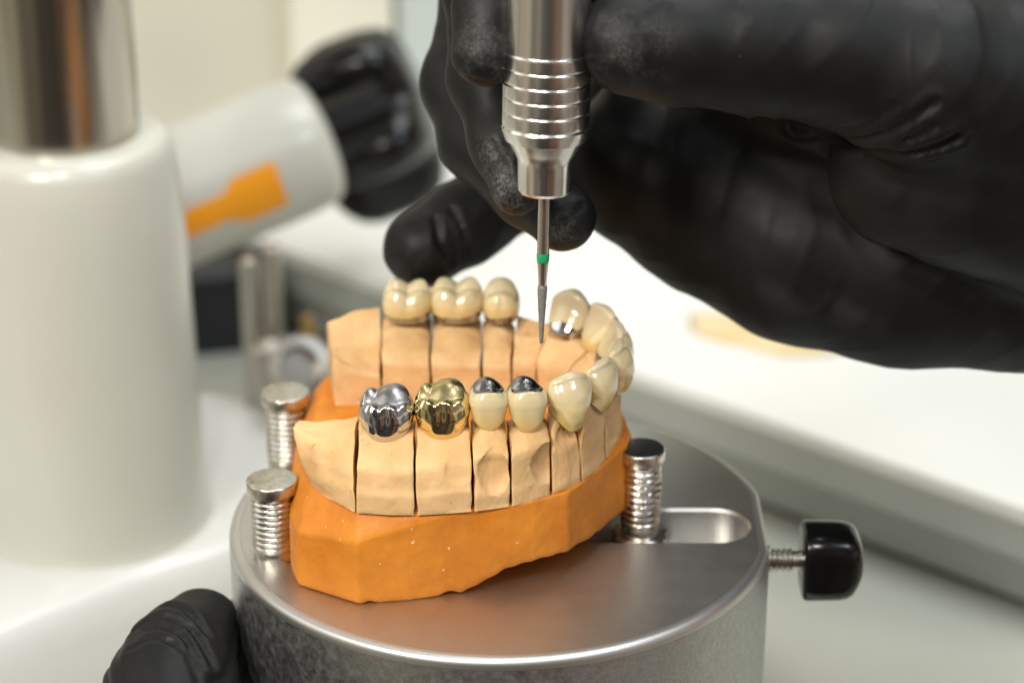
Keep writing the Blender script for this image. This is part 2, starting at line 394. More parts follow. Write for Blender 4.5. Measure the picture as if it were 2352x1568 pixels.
def std_prof(zlow=24.2, zsh=29.6, fsh=.075, zm=32.6, fm0=.30, fm1=.72, zi=29.5, zii=26, dip=2.0, fi=.97, z_low1=None, pw=2.4):
    def fn(s):
        zz = zm - dip * abs(2 * s - 1) ** pw
        c = 1 - abs(2 * s - 1) ** 2
        zl = zlow if z_low1 is None else zlow + (z_low1 - zlow) * s
        a0 = fm0 - .06 * abs(2 * s - 1) ** 2
        return [(0, ZT), (.0, zl), (.022, zl + .5), (fsh - .01, zsh - .6), (fsh + .02, zsh + .1 - .5 * (1 - c)), (a0 * .55 + fsh * .45, zsh + (zz - zsh) * .42), (a0, zz), (a0 + .02, zz + .6),
                (fm1 - .02, zz + .6), (fm1, zz), (fi * .75 + fm1 * .25, zi + .3), (fi, zi - 1), (1, zii), (1, ZT)]
    return fn
# near limb, outer foot curve (front faces) and inner foot curve
die('tan plaster end block in front of the silver crown, without a tooth', [(-38.2, -13.2), (-34.5, -18.4), (-28.5, -24.7)], [(-36.0, -2.5), (-32, -2.6), (-28.3, -2.8)],
    lambda s: [(0, ZT), (.0, 21.5 + 2.0 * s), (.02 + .02 * s, 22.4 + 2.2 * s), (.10, 25.6 + 1.0 * s), (.22, 27.8 + 1.6 * s), (.36, 29.8 + 1.9 * s - 1.0 * math.sin(s * PI)), (.55, 30.4 + 3.0 * s ** 3 - .8 * math.sin(s * PI)), (.75, 30 + 2.5 * s ** 3), (.95, 28), (1, 25), (1, ZT)],
    shear=(-.42, .02), seed=1)
die('tan plaster die under the silver molar crown', [(-28.5, -24.8), (-22, -25.7), (-16.6, -25.8)], [(-28.3, -3), (-17, -3)],
    std_prof(zlow=23.6, zsh=28.6, fsh=.07, zm=32.4, fm0=.38, fm1=.70, z_low1=23.2, dip=.9), seed=2)
die('tan plaster die under the gold molar crown', [(-16.6, -25.8), (-11, -25.2), (-5.3, -24.2)], [(-17, -3), (-6.5, -3)],
    std_prof(zlow=23.2, zsh=28.8, fsh=.08, zm=32.8, fm0=.39, fm1=.70, z_low1=23.8, dip=.9), carve=((.78, 27.6, .30, 2.4, .7, 0),), seed=3)
die('narrow tan plaster die with a thumb-shaped hollow, beside the gold crown die', [(-5.3, -24.2), (-1.5, -23.2), (2.1, -22.1)], [(-6.5, -3), (1, -3)],
    std_prof(zlow=22.6, zsh=30.3, fsh=.06, zm=33.0, fm0=.33, fm1=.76, dip=2.6), carve=((.56, 26.6, .42, 4.4, 1.9, 0),), seed=4)
die('narrow tan plaster die with its hollow at the canine side', [(2.1, -22.1), (6.3, -19.9), (10.2, -17.3)], [(1, -3), (9, -3.2)],
    std_prof(zlow=22.4, zsh=30.4, fsh=.05, zm=32.6, fm0=.31, fm1=.76, dip=2.6, z_low1=23.4), carve=((.86, 26.2, .36, 4.0, 2.0, 0),), seed=5)
die('tan plaster die under the canine crown nearest the viewer', [(10.2, -17.3), (13.6, -14.6), (16.4, -11.4)], [(9, -3.2), (11.5, -.5)],
    std_prof(zlow=20.6, zsh=28.4, fsh=.12, zm=32.8, fm0=.30, fm1=.80, dip=2.2), carve=((.6, 29.8, .42, 1.9, 1.2, 0),), seed=6)
die('tan plaster die of the incisor behind the near canine', [(16.4, -11.4), (19.4, -6.4), (21.8, -1.0)], [(11.5, -.5), (14.0, 4.0)],
    std_prof(zlow=21.0, zsh=31.0, fsh=.05, zm=33.2, fm0=.16, fm1=.66, dip=.8, zi=30.5, zii=28), seed=7)
die('tan plaster die with a round hollow at the front tip of the arch', [(21.8, -1.0), (24.2, 5.0), (25.6, 11.5)], [(14.0, 4.0), (15.0, 11.5)],
    std_prof(zlow=21.0, zsh=29.5, fsh=.05, zm=33.4, fm0=.22, fm1=.62, dip=1.0, zi=30.5, zii=28), carve=((.55, 25.0, .40, 4.4, 1.6, 0),), seed=8)
die('tan plaster die of the incisor just past the arch tip', [(25.6, 11.5), (24.8, 18.5), (23.0, 24.5)], [(15.0, 11.5), (14.0, 18.5)],
    std_prof(zlow=21.0, zsh=29.5, fsh=.05, zm=33.4, fm0=.22, fm1=.62, dip=1.0, zi=30.5, zii=28), seed=9)
die('tan plaster die under the canine crown with the shiny metal collar', [(23.0, 24.5), (18.5, 31.0), (12.5, 37.0)], [(14.0, 18.5), (7.5, 24.2)],
    std_prof(zlow=21.0, zsh=29.5, fsh=.05, zm=33.4, fm0=.22, fm1=.60, zi=30.5, zii=28.0, dip=.8), seed=10)
die('tan plaster die with an empty oval socket below the bur tip', [(12.5, 37.0), (8.0, 41.0), (3.6, 44.0)], [(7.5, 24.2), (2.2, 25.0)],
    lambda s: [(0, ZT), (0, 27), (.05, 30.5), (.14, 32.6), (.22, 33.0 + .5 * math.sin(s * PI)), (.30, 32.6 - 1.8 * math.sin(s * PI)), (.34, 31.0 - 3.5 * math.sin(s * PI) ** .5), (.54, 30.2 - 2.6 * math.sin(s * PI) ** .5), (.585, 32.7), (.66, 32.1), (.95, 29.8), (1, 27.5), (1, ZT)], seed=11)
def far_prof(zm=32.3, fm0=.24, fm1=.585, zi=29.6, dip=2.6):
    fm1 = .575
    return std_prof(zlow=24, zsh=29.6, fsh=.06, zm=zm, fm0=fm0, fm1=fm1, zi=zi, zii=zi - 1.6, dip=dip, fi=.965)
die('narrow tan plaster die under the far small crown', [(3.6, 44.0), (-4.2, 46.5)], [(2.2, 25.0), (-4.0, 25.4)], far_prof(fm0=.22, fm1=.60), seed=12)
die('wide tan plaster die under the far middle molar crown', [(-4.2, 46.5), (-15.4, 48)], [(-4.0, 25.4), (-15.0, 25.4)], far_prof(fm0=.16, fm1=.60), seed=13)
die('tan plaster die under the far end molar crown', [(-15.4, 48), (-26.6, 48)], [(-15.0, 25.4), (-25.6, 25.2)], far_prof(fm0=.18, fm1=.60), seed=14)
die('tan plaster end block with a sunken smooth top, behind the far molars', [(-26.6, 48), (-33, 46.5), (-38.5, 42)], [(-25.6, 25.2), (-31, 24.8), (-35.8, 24.6)],
    lambda s: [(0, ZT), (0, 28), (.06, 31.6 - .6 * s), (.16, 33.8 - 1.5 * s), (.26, 32.4 - .9 * s), (.50, 28.4 + .6 * s), (.80, 26.0 + 1.4 * s + 1.6 * s ** 4), (.93, 25.4 + 2.4 * s + 2.4 * s ** 3), (.965, 25.6 + 2.6 * s + 2.4 * s ** 3), (1, 24.6 + 2.6 * s + 2.2 * s ** 3), (1, ZT)], shear=None, seed=15, name='plaster_die')

# ------------------------------------------------------------------ crowns
GC = 'dental crowns on the plaster dies'
def local(c, ang):
    ca, sa = math.cos(ang), math.sin(ang)
    tx = np.array((ca, sa)); bn = np.array((sa, -ca))        # bn: buccal (outward)
    return lambda u, v, z: np.array((*(np.array(c) + tx * u + bn * v), z))
def smax(vals, k):
    vals = np.array(vals); m = vals.max(); return m + math.log(np.exp((vals - m) * k).sum()) / k
def crown(c, ang, w, d, zm, h, cusps, nexp=2.6, neck=.74, top=.84, scal=1.0, grooves=(), n=112, mt=34, mo=26, lean=0., fiss=1., bdip=0., seed=0, contour=.55, sharp_=3.2, floor_=.60):
    """returns vertices, faces and per-face (theta, t, ring kind)"""
    P = local(c, ang); rings = []; 
    def occ(u, v):
        vals = [cz * h - ((u - cu * w) ** 2 + (v - cv_ * d) ** 2) * k for (cu, cv_, cz, k) in cusps]
        e = (abs(u / (w * .5)) ** 4 + abs(v / (d * .5)) ** 4)
        return smax(vals + [h * floor_], sharp_)
    def rad(t):
        x = [0, .22, contour, .45 * contour + .55, 1]; y = [neck, neck + .60 * (1 - neck), 1.0, .4 + .6 * (.55 + .45 * top), top]
        return float(np.interp(t, x, y))
    rs = np.array([rad(t) for t in np.linspace(0, 1, 200)])
    for _ in range(60): rs[1:-1] = .5 * rs[1:-1] + .25 * (rs[:-2] + rs[2:])
    info = []
    for i in range(mt + mo):
        if i <= mt: t = i / mt; s = np.interp(t, np.linspace(0, 1, 200), rs)
        else:
            q = (i - mt) / mo; s = top * (1 - q) ** .9; t = 1 + q
        ring = []
        for j in range(n):
            th = 2 * PI * j / n; cth, sth = math.cos(th), math.sin(th)
            r = 1 / (abs(cth) ** nexp + abs(sth) ** nexp) ** (1 / nexp)
            g = 0
            for (tg, wg, dg_) in grooves:
                dd = (th - tg + PI) % (2 * PI) - PI
                g += dg_ * math.exp(-(dd / wg) ** 2) * smoothstep(.25, .85, min(t, 1))
            sc_ = s * (1 - g)
            u = sc_ * r * w / 2 * cth; v = sc_ * r * d / 2 * sth
            if t <= 1:
                ue, ve = top * (1 - g) * r * w / 2 * cth, top * (1 - g) * r * d / 2 * sth
                zt = occ(ue, ve); z0 = scal * (abs(cth) ** 3) * 1.0 - scal * .45 - (bdip * max(0, sth) ** 3)
                z = zm + z0 + (zt - z0) * (t ** 1.0)
            else:
                z = zm + occ(u, v)
            vv = v + lean * (z - zm)
            p = P(u, vv, z)
            p += .035 * np.array((noise3(p, .3, seed), noise3(p, .3, seed + 4), noise3(p, .3, seed + 8)))
            ring.append(p)
        rings.append(ring)
    V, F = loft(rings, cap0=False)
    for i in range(mt + mo - 1):
        for j in range(n): info.append((2 * PI * (j + .5) / n, (i + .5) / mt))
    info.append((0, 9))
    return V, F, info
def split(V, F, info, sel):
    A = [f for f, q in zip(F, info) if sel(*q)]; B = [f for f, q in zip(F, info) if not sel(*q)]
    def comp(FF):
        ids = sorted({i for f in FF for i in f}); mp = {a: b for b, a in enumerate(ids)}
        return [V[i] for i in ids], [tuple(mp[i] for i in f) for f in FF]
    return comp(A), comp(B)
MOLAR = [(-.26, .30, 1.0, .17), (.24, .30, .98, .16), (-.27, -.24, 1.0, .15), (.20, -.24, 1.04, .13)]
def metal_molar(c, ang, w, d, zm, h, m_wall, m_occ, label, seed, cusps):
    t = thing('artificial_tooth', (c[0], c[1], zm), label, 'dental crown', GC)
    V, F, info = crown(c, ang, w, d, zm, h, cusps, nexp=2.5, neck=.79, top=.80, scal=.9, bdip=1.3, seed=seed, contour=.58, floor_=.68, sharp_=6.,
                       grooves=((PI / 2 + .05, .15, .11), (PI / 2 - .72, .14, .05), (3 * PI / 2, .16, .10)))
    (a, b) = split(V, F, info, lambda th, t_: t_ < 1.02)
    mk('crown_wall', *a, m_wall, t); mk('chewing_surface', *b, m_occ, t)
    return t
CUSP_M1 = [(-.30, .27, .90, .20), (.03, .30, .90, .22), (.30, .25, .86, .22), (-.30, -.26, 1.02, .20), (.14, -.25, 1.12, .11)]
metal_molar((-22.5, -13.9), .03, 11.2, 10.6, 32.2, 7.4, M['chrome'], M['chrome_matt'], 'polished silver metal molar crown at the end of the near row', 21, CUSP_M1)
metal_molar((-11.5, -13.6), .03, 11.3, 10.4, 32.5, 8.0, M['gold'], M['gold_matt'], 'polished gold molar crown beside the silver one', 22, CUSP_M1)
PM = [(0.0, .33, 1.0, .10), (-.04, -.22, 1.12, .20), (-.34, -.04, .90, .14), (.32, .0, .90, .14)]
def premolar(c, ang, w, d, zm, h, label, seed):
    t = thing('artificial_tooth', (c[0], c[1], zm), label, 'dental crown', GC)
    V, F, info = crown(c, ang, w, d, zm, h, PM, nexp=2.7, neck=.58, top=.77, scal=1.1, bdip=1.4, seed=seed, contour=.72, sharp_=7.0)
    def sel(th, t_):
        s = math.sin(th)
        return (t_ < 1.0 or (t_ < 1.05 and s > .30)) and t_ > .035 and s > -.25
    (a, b) = split(V, F, info, sel)
    mk('porcelain_facing', *a, M['porc'], t); mk('metal_cap', *b, M['chrome_dark'], t)
premolar((-2.3, -13.5), .06, 7.9, 8.6, 33.3, 8.0, 'small ivory crown with a dark metal top, right beside the gold crown', 23)
premolar((5.3, -13.0), .14, 8.2, 8.6, 33.0, 8.3, 'small ivory crown with a dark metal top, right beside the near canine crown', 24)

def front_tooth(c, ang, w, d, zm, h, label, seed, tip=.16, lean=.10, lingual=None, neckw=.76, metal_t=0., backing=None, pm=None, bdip=1.6):
    t = thing('artificial_tooth', (c[0], c[1], zm), label, 'dental crown', GC)
    P = local(c, ang); n, m = 96, 40; rings = []; info = []
    def W(q): return w / 2 * float(np.interp(q, [0, .2, .45, .7, .88, 1], [neckw, .74, .93, 1.0, .97, .90]))
    def front(q): return d * float(np.interp(q, [0, .2, .45, .68, .86, 1], [.40, .52, .56, .51, .40, .22]))
    def back(q): return d * float(np.interp(q, [0, .15, .3, .5, .75, 1], [-.44, -.52, -.50, -.36, -.18, -.10]))
    qs = list(np.linspace(0, 1, m)); caps = [.93, .80, .62, .40, .18]
    Q = np.linspace(0, 1, 100); sm = {}
    for nm_, fn in (('W', W), ('f', front), ('b', back)):
        y = np.array([fn(q) for q in Q])
        for _ in range(40): y[1:-1] = .5 * y[1:-1] + .25 * (y[:-2] + y[2:])
        sm[nm_] = y
    def ring(q, k=1., rise=0.):
        wv, f, b = (np.interp(q, Q, sm['W']), np.interp(q, Q, sm['f']), np.interp(q, Q, sm['b']))
        mid, hf = (f + b) / 2, (f - b) / 2; r = []
        for j in range(n):
            th = 2 * PI * j / n; cth, sth = math.cos(th), math.sin(th)
            u = wv * np.sign(cth) * abs(cth) ** .82 * (1 - (1 - k) * .35); vv = mid + hf * k * np.sign(sth) * abs(sth) ** .9
            vv -= .10 * d * (u / (w / 2)) ** 2
            z0 = 1.3 * abs(cth) ** 2.5 - .4 - bdip * max(0, sth) ** 3
            zt = h * (1 - tip * abs(u / (w / 2)) ** 1.5 + .02 * u / w)
            z = z0 * (1 - q) + q * zt + rise
            vv += lean * z
            p = P(u, vv, zm + z)
            p += .09 * np.array((noise3(p, .35, seed), noise3(p, .35, seed + 4), noise3(p, .35, seed + 8)))
            r.append(p)
        return r
    for q in qs: rings.append(ring(q))
    for k, rs_ in zip(caps, (.34, .58, .74, .84, .88)): rings.append(ring(1., k, rs_))
    V, F = loft(rings, cap0=False)
    for i in range(len(rings) - 1):
        for j in range(n): info.append((2 * PI * (j + .5) / n, (i + .5) / m))
    info.append((0, 9))
    if metal_t or backing:
        def sel(th, q):
            s = math.sin(th)
            if metal_t and s < -.05 and q < metal_t * (1 + .12 * math.sin(3 * th)): return False
            if backing and s < -.2 and abs(math.cos(th) - backing[0]) < backing[1] and backing[2] < q < backing[3]: return False
            return True
        a, b = split(V, F, info, sel)
        mk('porcelain_body', *a, pm or M['porc'], t); mk('metal_collar' if metal_t else 'metal_backing', *b, M['chrome'] if metal_t else M['chrome_dark'], t)
    else: mk('porcelain_body', V, F, pm or M['porc'], t)
    return t
A = math.radians
front_tooth((13.4, -9.3), A(28), 9.7, 8.4, 32.7, 9.0, 'large ivory canine crown at the near bend, nearest of the all-ivory crowns', 31, tip=.16, lean=.06, bdip=1.6, neckw=.70)
front_tooth((19.3, -2.2), A(56), 9.4, 7.2, 33.2, 7.8, 'ivory incisor crown directly behind the near canine crown', 32, tip=.06, lean=.10, backing=(.2, .8, .02, .50), pm=M['porc'])
front_tooth((22.8, 5.8), A(77), 9.9, 8.2, 33.5, 7.6, 'ivory incisor crown at the outermost front tip of the arch', 33, tip=.05, lean=.10, backing=(0, .8, .04, .62), pm=M['porc_lingual'])
front_tooth((23.4, 14.6), A(99), 9.9, 7.4, 33.4, 7.8, 'amber tinted incisor crown just past the arch tip', 34, tip=.05, lean=.10, backing=(.1, .75, .0, .34), pm=M['porc_lingual'])
front_tooth((21.0, 22.8), A(120), 9.6, 7.4, 33.4, 8.4, 'amber tinted incisor crown beside the metal collared canine', 35, tip=.08, lean=.08, pm=M['porc_lingual'])
front_tooth((14.9, 30.0), A(146), 10.2, 9.2, 32.9, 9.6, 'ivory canine crown with a broad shiny metal collar, behind the bur', 36, tip=.30, lean=.03, neckw=.86, metal_t=.42, pm=M['porc_lingual'])
def far_crown(c, ang, w, d, zm, h, cusps, label, seed, nexp=2.4):
    t = thing('artificial_tooth', (c[0], c[1], zm), label, 'dental crown', GC)
    V, F, info = crown(c, ang, w, d, zm, h, cusps, nexp=nexp, neck=.87, top=.80, scal=.4, seed=seed, contour=.56,
                       grooves=((3 * PI / 2, .16, .08), (PI / 2, .16, .08)))
    a, b = split(V, F, info, lambda th, q: q > .26 + .05 * math.sin(2 * th))
    mk('porcelain_body', *a, M['porc'], t); mk('metal_collar', *b, M['chrome_dark'], t)
CF = [(-.27, .27, 1.0, .17), (.25, .27, 1.0, .17), (-.27, -.24, .92, .15), (.24, -.24, .95, .15)]
far_crown((-20.3, 38.6), PI, 11.0, 10.4, 33.9, 7.3, CF, 'ivory molar crown on the far row, beside the empty end block', 41)
far_crown((-9.6, 38.8), PI, 11.9, 10.8, 33.9, 7.6, CF, 'widest ivory molar crown, middle of the far row of three', 42)
far_crown((0.0, 38.0), PI, 8.4, 9.2, 33.9, 7.6, [(0, .28, 1.04, .13), (0, -.22, .86, .14)], 'small ivory crown on the far row, nearest the bur', 43, nexp=2.2)

# ------------------------------------------------------------------ handpiece with bur
TIP = at_d(1243, 789, 506); AX = np.array((.0165, .07, 1.0)); AX /= np.linalg.norm(AX)
def hp(py, rpx):
    lo, hi = -2., 160.
    for _ in range(50):
        m = (lo + hi) / 2
        if proj(TIP + AX * m)[1] > py: lo = m
        else: hi = m
    dep = proj(TIP + AX * lo)[2]; return (lo, rpx * dep / FPX)
hpc = thing('handpiece', TIP, 'steel rotary handpiece with a thin diamond bur held over the teeth', 'handpiece')
def hl(name, lst, m, parent, n=72, sharp=35):
    V, F = lathe(TIP, AX, lst, n); return mk(name, V, F, m, parent, sharp=sharp)
l0, r0 = hp(322, 88)
prof = [hp(470, 0)]
body = [hp(20 - k, 97) for k in (0,)]
prof = []
y = 318.
pr = [(322, 84), (318, 95), (300, 101), (291, 102.5)]
for k in range(5):
    yy = 288 - k * 33.5
    pr += [(yy, 101.2), (yy - 1.2, 100.4), (yy - 2.6, 99.8), (yy - 4.0, 100.4), (yy - 5.2, 101.2), (yy - 6.5, 101.5), (yy - 9, 101.6), (yy - 30, 101.6), (yy - 32.3, 101.5)]
pr += [(119.5, 100.9), (118, 99.6), (116.5, 98.9), (114, 98.6), (110, 98.5), (40, 98), (-40, 97.5)]
gl = hl('body', [hp(*q) for q in pr] + [(hp(-40, 97)[0] + 45, hp(-40, 97)[1] * 1.02), (hp(-40, 97)[0] + 60, hp(-40, 97)[1] * .7), (hp(-40, 97)[0] + 66, hp(-40, 97)[1] * .35)], M['hand_steel'], hpc, sharp=18)
hl('nose_cone', [hp(*q) for q in [(447, 20), (444, 50), (441, 57), (434, 61.5), (400, 63), (372, 64), (362, 66), (345, 75), (330, 83), (318, 89)]], M['hand_steel'], hpc, sharp=18)
bur = hl('bur', [hp(*q) for q in [(600, 13.2), (580, 14), (500, 14), (448, 14)]], M['bur_steel'], hpc, 32)
hl('collet', [hp(*q) for q in [(452, 17), (450, 27), (446, 34), (443, 40)]], M['brass'], bur, 40)
hl('color_band', [hp(*q) for q in [(601, 13.4), (599, 14.3), (585, 14.7), (581, 14.2)]], M['green'], bur, 40)
hl('bur_neck', [hp(*q) for q in [(662, 8.6), (640, 9.8), (620, 11.3), (602, 13)]], M['bur_steel'], bur, 32)
def grit():
    lst = [hp(789, .5), hp(788, 2.6), hp(785, 4.0)] + [hp(785 - k * 4.2, 4.2 + 7.3 * k / 31) for k in range(1, 31)] + [hp(653, 8.6)]
    V, F = lathe(TIP, AX, lst, 40)
    return [p + .09 * np.array((noise3(p, 5, 1), noise3(p, 5, 2), noise3(p, 5, 3))) for p in V], F
V, F = grit(); mk('diamond_tip', V, F, M['grit'], bur, sharp=60)

# ------------------------------------------------------------------ gloved hands: one continuous skin from a distance field
def surface_nets(D, o, h):
    nx, ny, nz = D.shape; S = D < 0
    c = [S[i:nx - 1 + i, j:ny - 1 + j, k:nz - 1 + k] for i in (0, 1) for j in (0, 1) for k in (0, 1)]
    cnt = sum(x.astype(np.int8) for x in c); act = (cnt > 0) & (cnt < 8)
    idx = -np.ones(act.shape, np.int64); ii = np.argwhere(act); idx[act] = np.arange(len(ii))
    pos = np.zeros((len(ii), 3)); wt = np.zeros(len(ii))
    I, J, K = ii.T
    corners = [(a, b, e) for a in (0, 1) for b in (0, 1) for e in (0, 1)]
    for p, a in enumerate(corners):
        for q_, b in enumerate(corners):
            if q_ <= p or sum(abs(a[t] - b[t]) for t in range(3)) != 1: continue
            da = D[I + a[0], J + a[1], K + a[2]]; db = D[I + b[0], J + b[1], K + b[2]]
            x = (da < 0) != (db < 0); t = np.where(x, da / np.where(x, da - db, 1), 0)
            for ax in range(3): pos[:, ax] += x * (a[ax] + t * (b[ax] - a[ax]))
            wt += x
    V = (ii + pos / wt[:, None]) * h + o
    F = []
    for ax in range(3):
        sl0 = [slice(None)] * 3; sl1 = [slice(None)] * 3
        sl0[ax] = slice(0, -1); sl1[ax] = slice(1, None)
        e = S[tuple(sl0)] != S[tuple(sl1)]
        E = np.argwhere(e); b, d = [(1, 2), (2, 0), (0, 1)][ax]
        ok = (E[:, b] > 0) & (E[:, d] > 0) & (E[:, b] < D.shape[b] - 1) & (E[:, d] < D.shape[d] - 1)
        E = E[ok]
        def g(db, dd):
            q_ = E.copy(); q_[:, b] -= db; q_[:, d] -= dd; return idx[q_[:, 0], q_[:, 1], q_[:, 2]]
        quad = np.stack([g(0, 0), g(1, 0), g(1, 1), g(0, 1)], 1)
        flip = S[tuple(E.T)]; quad[~flip] = quad[~flip][:, ::-1]
        F.append(quad[(quad >= 0).all(1)])
    return V, np.concatenate(F)
def smin(a, b, k):
    hh = np.clip(.5 + .5 * (b - a) / k, 0, 1); return b + (a - b) * hh - k * hh * (1 - hh)
def cone_d(X, a, b, ra, rb):
    ab = (b - a).astype(np.float32); t = np.clip(((X - a) @ ab) / (ab @ ab), 0, 1)
    return np.linalg.norm(X - a - t[..., None] * ab, axis=-1) - (ra + t * (rb - ra))
def chain_d(X, ch, k):
    P = [at_d(c[0], c[1], c[2]).astype(np.float32) for c in ch]; R = [c[3] * c[2] / FPX for c in ch]
    d = None
    for i in range(len(P) - 1):
        e = cone_d(X, P[i], P[i + 1], R[i], R[i + 1]); d = e if d is None else smin(d, e, k)
    return d
def build_hand(groups, h, lo, hi, extra=None, creases=()):
    lo = np.array(lo, float); hi = np.array(hi, float); n = np.ceil((hi - lo) / h).astype(int) + 1
    ax = [(lo[i] + h * np.arange(n[i])).astype(np.float32) for i in range(3)]
    D = np.empty(n, np.float32)
    def field(X):
        d = None
        for (chains, k, kj) in groups:
            e = None
            for ch in chains:
                q_ = chain_d(X, ch, 3.0); e = q_ if e is None else smin(e, q_, k)
            d = e if d is None else smin(d, e, kj)
        if extra is not None: d = extra(X, d)
        return d
    def march(px, py, t0=380.):
        r = ray(px, py); t = t0
        for _ in range(120):
            p = (CAM + r * t).astype(np.float32); d = float(field(p[None])[0])
            if d < .03: return p
            t += max(d * .8, .05)
            if t > 700: return None
        return None
    paths = []
    for (pts, rad, dep) in creases:
        w = [march(*p) for p in pts]; w = [p for p in w if p is not None]
        if len(w) > 1: paths.append((w, rad, dep))
    Y, Z = np.meshgrid(ax[1], ax[2], indexing='ij')
    for i in range(n[0]):
        X = np.stack([np.full_like(Y, ax[0][i]), Y, Z], -1); d = field(X)
        for (w, rad, dep) in paths:
            e = None
            for a, b in zip(w[:-1], w[1:]):
                q_ = cone_d(X, a, b, 0, 0); e = q_ if e is None else np.minimum(e, q_)
            d = d + dep * np.exp(-(e / rad) ** 2) - dep * .35 * np.exp(-((e - 2.2 * rad) / (1.2 * rad)) ** 2)
        D[i] = d
    return surface_nets(D, lo, h)

# the right hand: thumb in front, index and middle at the left of the handpiece, ring and little finger behind
THUMB = [(1455, 96, 484, 126), (1560, 100, 486, 137), (1720, 96, 489, 161), (1930, 110, 491, 179), (2140, 170, 494, 216), (2420, 230, 503, 280)]
THENAR = [(2080, 395, 514, 178), (2230, 390, 512, 232), (2500, 420, 514, 290)]
INDEX = [(1112, 122, 488, 76), (1128, 20, 490, 84), (1165, -150, 497, 98), (1330, -330, 512, 112), (1700, -330, 524, 140)]
MIDDLE = [(1190, 432, 508, 63), (1160, 330, 511, 78), (1130, 180, 516, 98), (1130, -20, 522, 108), (1260, -220, 534, 118), (1650, -200, 536, 150)]
RING = [(1292, 500, 521, 78), (1215, 430, 528, 88), (1110, 320, 538, 98), (1066, 190, 545, 96), (1120, 10, 552, 105), (1330, -120, 554, 120), (1650, -60, 550, 150)]
LITTLE = [(972, 570, 566, 92), (1070, 510, 570, 94), (1190, 430, 572, 92), (1360, 300, 574, 105), (1560, 160, 566, 150)]
PALM1 = [(1480, 380, 556, 190), (1640, 440, 556, 232), (1850, 540, 552, 248), (2080, 598, 548, 244), (2340, 600, 545, 250), (2560, 560, 540, 280)]
PALM3 = [(1620, 400, 600, 190), (1850, 470, 606, 240), (2150, 520, 606, 245), (2500, 520, 600, 250)]
PALM2 = [(1560, 40, 552, 190), (1900, 120, 540, 240), (2300, 250, 530, 300), (2620, 380, 525, 330)]
WRIST = [(2420, 330, 520, 320), (2750, 400, 524, 300), (3150, 430, 530, 300)]
def palm_pleats(X, d):
    x, y_, z = X[..., 0], X[..., 1], X[..., 2]
    m = smoothstep(18, 34, x) * smoothstep(50, 62, y_) * 1.0
    ph = x * .95 + 3.0 * np.sin(x * .13) + z * .25 + 1.3 * np.sin(z * .17)
    amp = .42 + .3 * np.sin(x * .31 + 1.1)
    d = d - m * amp * np.sin(ph) * (.6 + .4 * np.sin(z * .21 + x * .1))
    q = y_ * .5 + x * .8 - z * .55; d = d - .22 * np.maximum(0, np.sin(q * .9 + 1.6 * np.sin(z * .16 + x * .07))) ** 3 * (.5 + .5 * np.sin(x * .19 + z * .13 + 2))
    return d - .10 * np.sin(x * .55 + z * .32) * np.sin(y_ * .4 + z * .23)
CREASES = [([(1000, 500), (1010, 560), (1035, 610)], .7, .9), ([(1040, 480), (1070, 550)], .6, .7), ([(1085, 180), (1120, 192), (1150, 175)], .6, .6), ([(1130, 330), (1150, 372), (1165, 410)], .6, .7), ([(1150, 300), (1172, 350)], .5, .6),
           ([(1470, 60), (1500, 30), (1530, 20)], .7, .5), ([(1240, 555), (1290, 520), (1340, 470)], .7, .5),
           ([(1745, 268), (1830, 292), (1920, 312), (1990, 340), (2060, 352), (2130, 345), (2200, 318)], 1.0, 1.5),
           ([(1960, 318), (2040, 306), (2100, 270), (2150, 236)], .75, 1.0), ([(2010, 340), (2090, 320), (2150, 290)], .7, .7),
           ([(2080, 352), (2160, 335), (2230, 290)], .8, .6), ([(1930, 300), (2000, 280), (2060, 240)], .6, .4)]
tp_ = [at_d(860, 0, 600), at_d(3250, 900, 440)]
V, F = build_hand([([PALM1, PALM2, PALM3, WRIST], 10., 1.), ([THENAR], 3., 3.0), ([THUMB], 3., 4.0), ([INDEX], 3., 1.0), ([MIDDLE], 3., 1.0), ([RING], 3., 1.0), ([LITTLE], 3., 1.0)],
                  .85, (-32, -90, 28), (158, 150, 172), palm_pleats, CREASES)
HO = at_d(1900, 300, 520)
M['glove_dusty'] = M['glove'].copy()
wrinkle(M['glove_dusty']); powder(M['glove_dusty'], [(at_d(1160, 420, 500) - HO, 15, 1.0), (at_d(1110, 120, 482) - HO, 13, .55), (at_d(1420, 120, 470) - HO, 17, .45), (at_d(1300, 540, 514) - HO, 12, .35), (at_d(960, 560, 560) - HO, 12, .25)])
hand = mk('gloved_hand', V, F, M['glove_dusty'], origin=HO)
tag(hand, 'black gloved hand gripping the steel handpiece between thumb and fingertips', 'hand')

